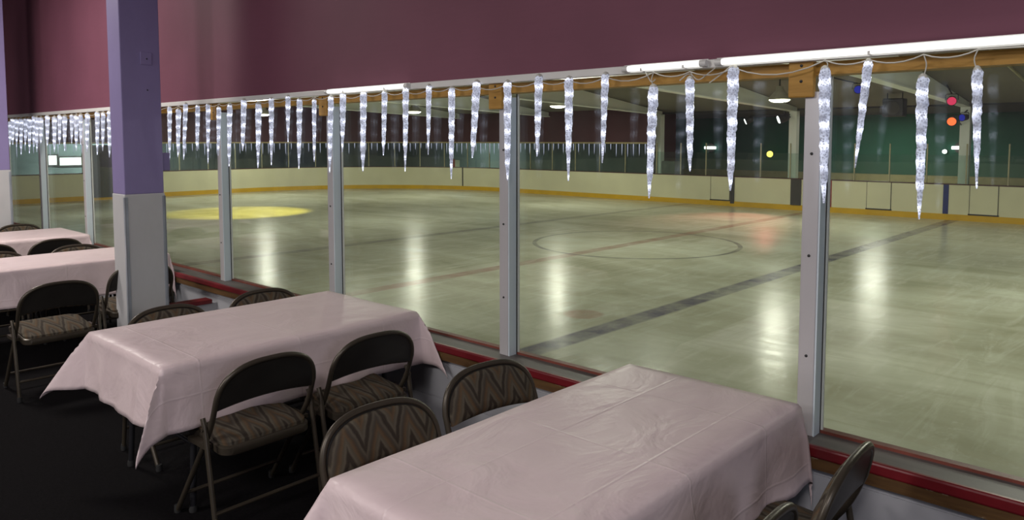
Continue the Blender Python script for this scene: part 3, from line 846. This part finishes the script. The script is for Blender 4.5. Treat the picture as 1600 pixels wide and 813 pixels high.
pA = stage_light(1165, 190, 24.6, (-.9, -.5, -.45), 'white_glow', 'small white stage light left of the second white column', .75, (-10.6, 25.5, 2.62))
pB = stage_light(1217, 187, 24.8, (-.9, -.6, -.4), 'white_glow', 'larger black stage light mounted on the white column', 1.0, (-10.6, 25.6, 2.5), 'black')
pR = stage_light(1487, 190, 24.0, (.12, -.95, -.12), 'red_glow', 'black stage light with glowing orange-red lens by the right column', .85, (-5.45, 25.5, 2.2))
pL = stage_light(1503, 184, 25.25, (-.3, -.85, -.1), 'blue_glow', 'stage light with dim blue lens beside the red one', .7, (-5.3, 25.5, 2.62))
pP = stage_light(1487, 158, 22.5, (.2, -.95, -.2), 'pink_glow', 'small pink stage light up under the right rafter', .8, (-5.2, 22.6, 3.2))
pU = stage_light(1341, 140, 20.0, (.35, -.9, -.15), 'blue_glow', 'blue stage light under the roof behind the tilted icicle', .7, (-7.6, 20.2, 3.45))
p = on_y(1398, 165, 23.5)
t = thing('loudspeaker', 'black loudspeaker hanging under the dark end of the roof', 'speaker', p)
link('cabinet', B(-.28, .28, -.2, .2, -.32, .2), M['black'], t, bevel=.03)
bm = bmesh.new(); lathe(bm, [(.17, 0), (.19, .015), (.15, .02), (.05, .005)], (0, -.2, -.08), (0, -1, 0)); link('speaker_cone', bm, M['dark_pad'], t, smooth=True)
bm = T([(-.2, 0, .2), (-.2, 0, roof_z(p.y)-p.z-.005)], .015, 6); tube(bm, [(.2, 0, .2), (.2, 0, roof_z(p.y)-p.z-.005)], .015, 6); link('hanger', bm, M['black'], t)
for px, py, mt, w, lab in ((1203, 241, 'yellow_glow', .14, 'bright yellow round lamp on the green wall'), (1110, 231, 'white_glow', .2, 'flat white wall light at the left of the green wall'),
                           (1501, 231, 'white_glow', .2, 'flat white wall light beside the right column'), (1476, 237, 'white_glow', .08, 'small round white wall light left of the right column')):
    p = on_y(px, py, 32.9); t = thing('wall_lamp', lab, 'wall lamp', p)
    bm = bmesh.new(); lathe(bm, [(w*.9, -.10), (w*1.1, -.06), (w*1.1, -.01)], (0, 0, 0), (0, -1, 0), 18); link('back_plate', bm, M['dark_pad'], t)
    if w == .2:
        bm = B(-.3, .3, -.06, .01, -.06, .06); link('diffuser', bm, M[mt], t, bevel=.02)
    else:
        bm = bmesh.new(); lathe(bm, [(w, -.01), (w*.95, .05), (w*.4, .09)], (0, 0, 0), (0, -1, 0), 18); link('diffuser', bm, M[mt], t, smooth=True)
p = on_y(711, 256, 25.02)
t = thing('notice_sign', 'small red and white notice on the far glass', 'sign', (p.x, 25.03, p.z))
link('red_panel', B(-.30, .0, -.012, 0, -.2, .22), M['poster_red'], t); link('white_panel', B(0, .32, -.012, 0, -.24, .18), M['poster_white'], t)

# ------------------------------------------------------------------ lights
def area(name, loc, size, power, col, rot=(0, 0, 0), sy=None):
    l = bpy.data.lights.new(name, 'AREA'); l.energy = power; l.color = col; l.size = size
    if sy: l.shape = 'RECTANGLE'; l.size_y = sy
    o = bpy.data.objects.new(name, l); COL.objects.link(o); o.location = loc; o.rotation_euler = rot; return o
def spot(name, loc, target, power, col, angle, blend=.5, rad=.1):
    l = bpy.data.lights.new(name, 'SPOT'); l.energy = power; l.color = col; l.spot_size = math.radians(angle); l.spot_blend = blend; l.shadow_soft_size = rad
    o = bpy.data.objects.new(name, l); COL.objects.link(o); o.location = loc
    o.rotation_euler = (Vector(target)-Vector(loc)).to_track_quat('-Z', 'Y').to_euler(); return o
WARM = (1.0, .97, .83)
for k, p in enumerate(lamp_pos):
    area('high_bay_beam', (p.x, p.y, p.z-.12), .5, 75, WARM)
for X in (-26, -17.5, -9, -1):                      # unseen lamps of the near and middle rows
    for Y in (8.5, 14.5): area('high_bay_beam', (X, Y, 3.35), .5, 54, WARM)
def point(name, loc, power, col, r=.15):
    l = bpy.data.lights.new(name, 'POINT'); l.energy = power; l.color = col; l.shadow_soft_size = r
    o = bpy.data.objects.new(name, l); COL.objects.link(o); o.location = loc; return o
for X, P in ((-26.5, 110), (-17.5, 110), (-9, 170), (-1, 260)): point('roof_fill', (X, 12.5, 3.2), P, WARM)  # added point fills that brighten the rafters and roof
area('high_bay_beam', (-1, 20.5, 2.95), .5, 75, WARM)
area('walkway_lamp', (-9, 29.5, 2.7), .8, 130, WARM); area('end_room_lamp', (-34.2, 12, 2.6), .8, 380, (.97, 1, 1)); area('end_room_lamp', (-28, 26.6, 2.6), .6, 90, (.97, 1, 1))
spot('yellow_beam', (-22.3, 12.9, 3.7), (-23.0, 12.1, ICE), 1500, (1, .80, .10), 58, .4)
spot('pink_beam', pB + Vector((-.9, -.6, -.4)).normalized()*.3, (-10.5, 20.8, ICE), 800, (1, .25, .2), 55, .9)
# lounge lamps above and behind the camera, then two added fill lights
area('lounge_lamp', (.6, -2.2, 4.05), 1.2, 145, (1, .93, .92))
area('lounge_lamp', (-3.6, -3.2, 4.05), 1.2, 135, (1, .94, .90))
area('lounge_lamp', (-8.2, .9, 3.9), .8, 120, (1, .93, .86))
area('lounge_back_fill', (-5.2, -5.6, 3.85), 1.2, 130, (1, .95, .92), (math.radians(72), 0, 0))  # added fill for pillar and table faces toward the back of the room
area('lounge_side_fill', (3.8, -1.0, 2.3), 1.4, 36, (.80, .86, 1), (0, PI/2, 0))  # added cool fill from the right, not a wall fitting

w = bpy.data.worlds.new('world'); sc.world = w; w.use_nodes = True
w.node_tree.nodes['Background'].inputs[0].default_value = (.5, .55, .65, 1); w.node_tree.nodes['Background'].inputs[1].default_value = .02

vs_ = sc.view_settings; vs_.view_transform = 'Standard'; vs_.look = 'None'; vs_.gamma = 1; vs_.exposure = 0.0; vs_.use_curve_mapping = False
sc.cycles.use_denoising = True
sc.cycles.max_bounces = 10; sc.cycles.transparent_max_bounces = 24; sc.cycles.sample_clamp_indirect = 4
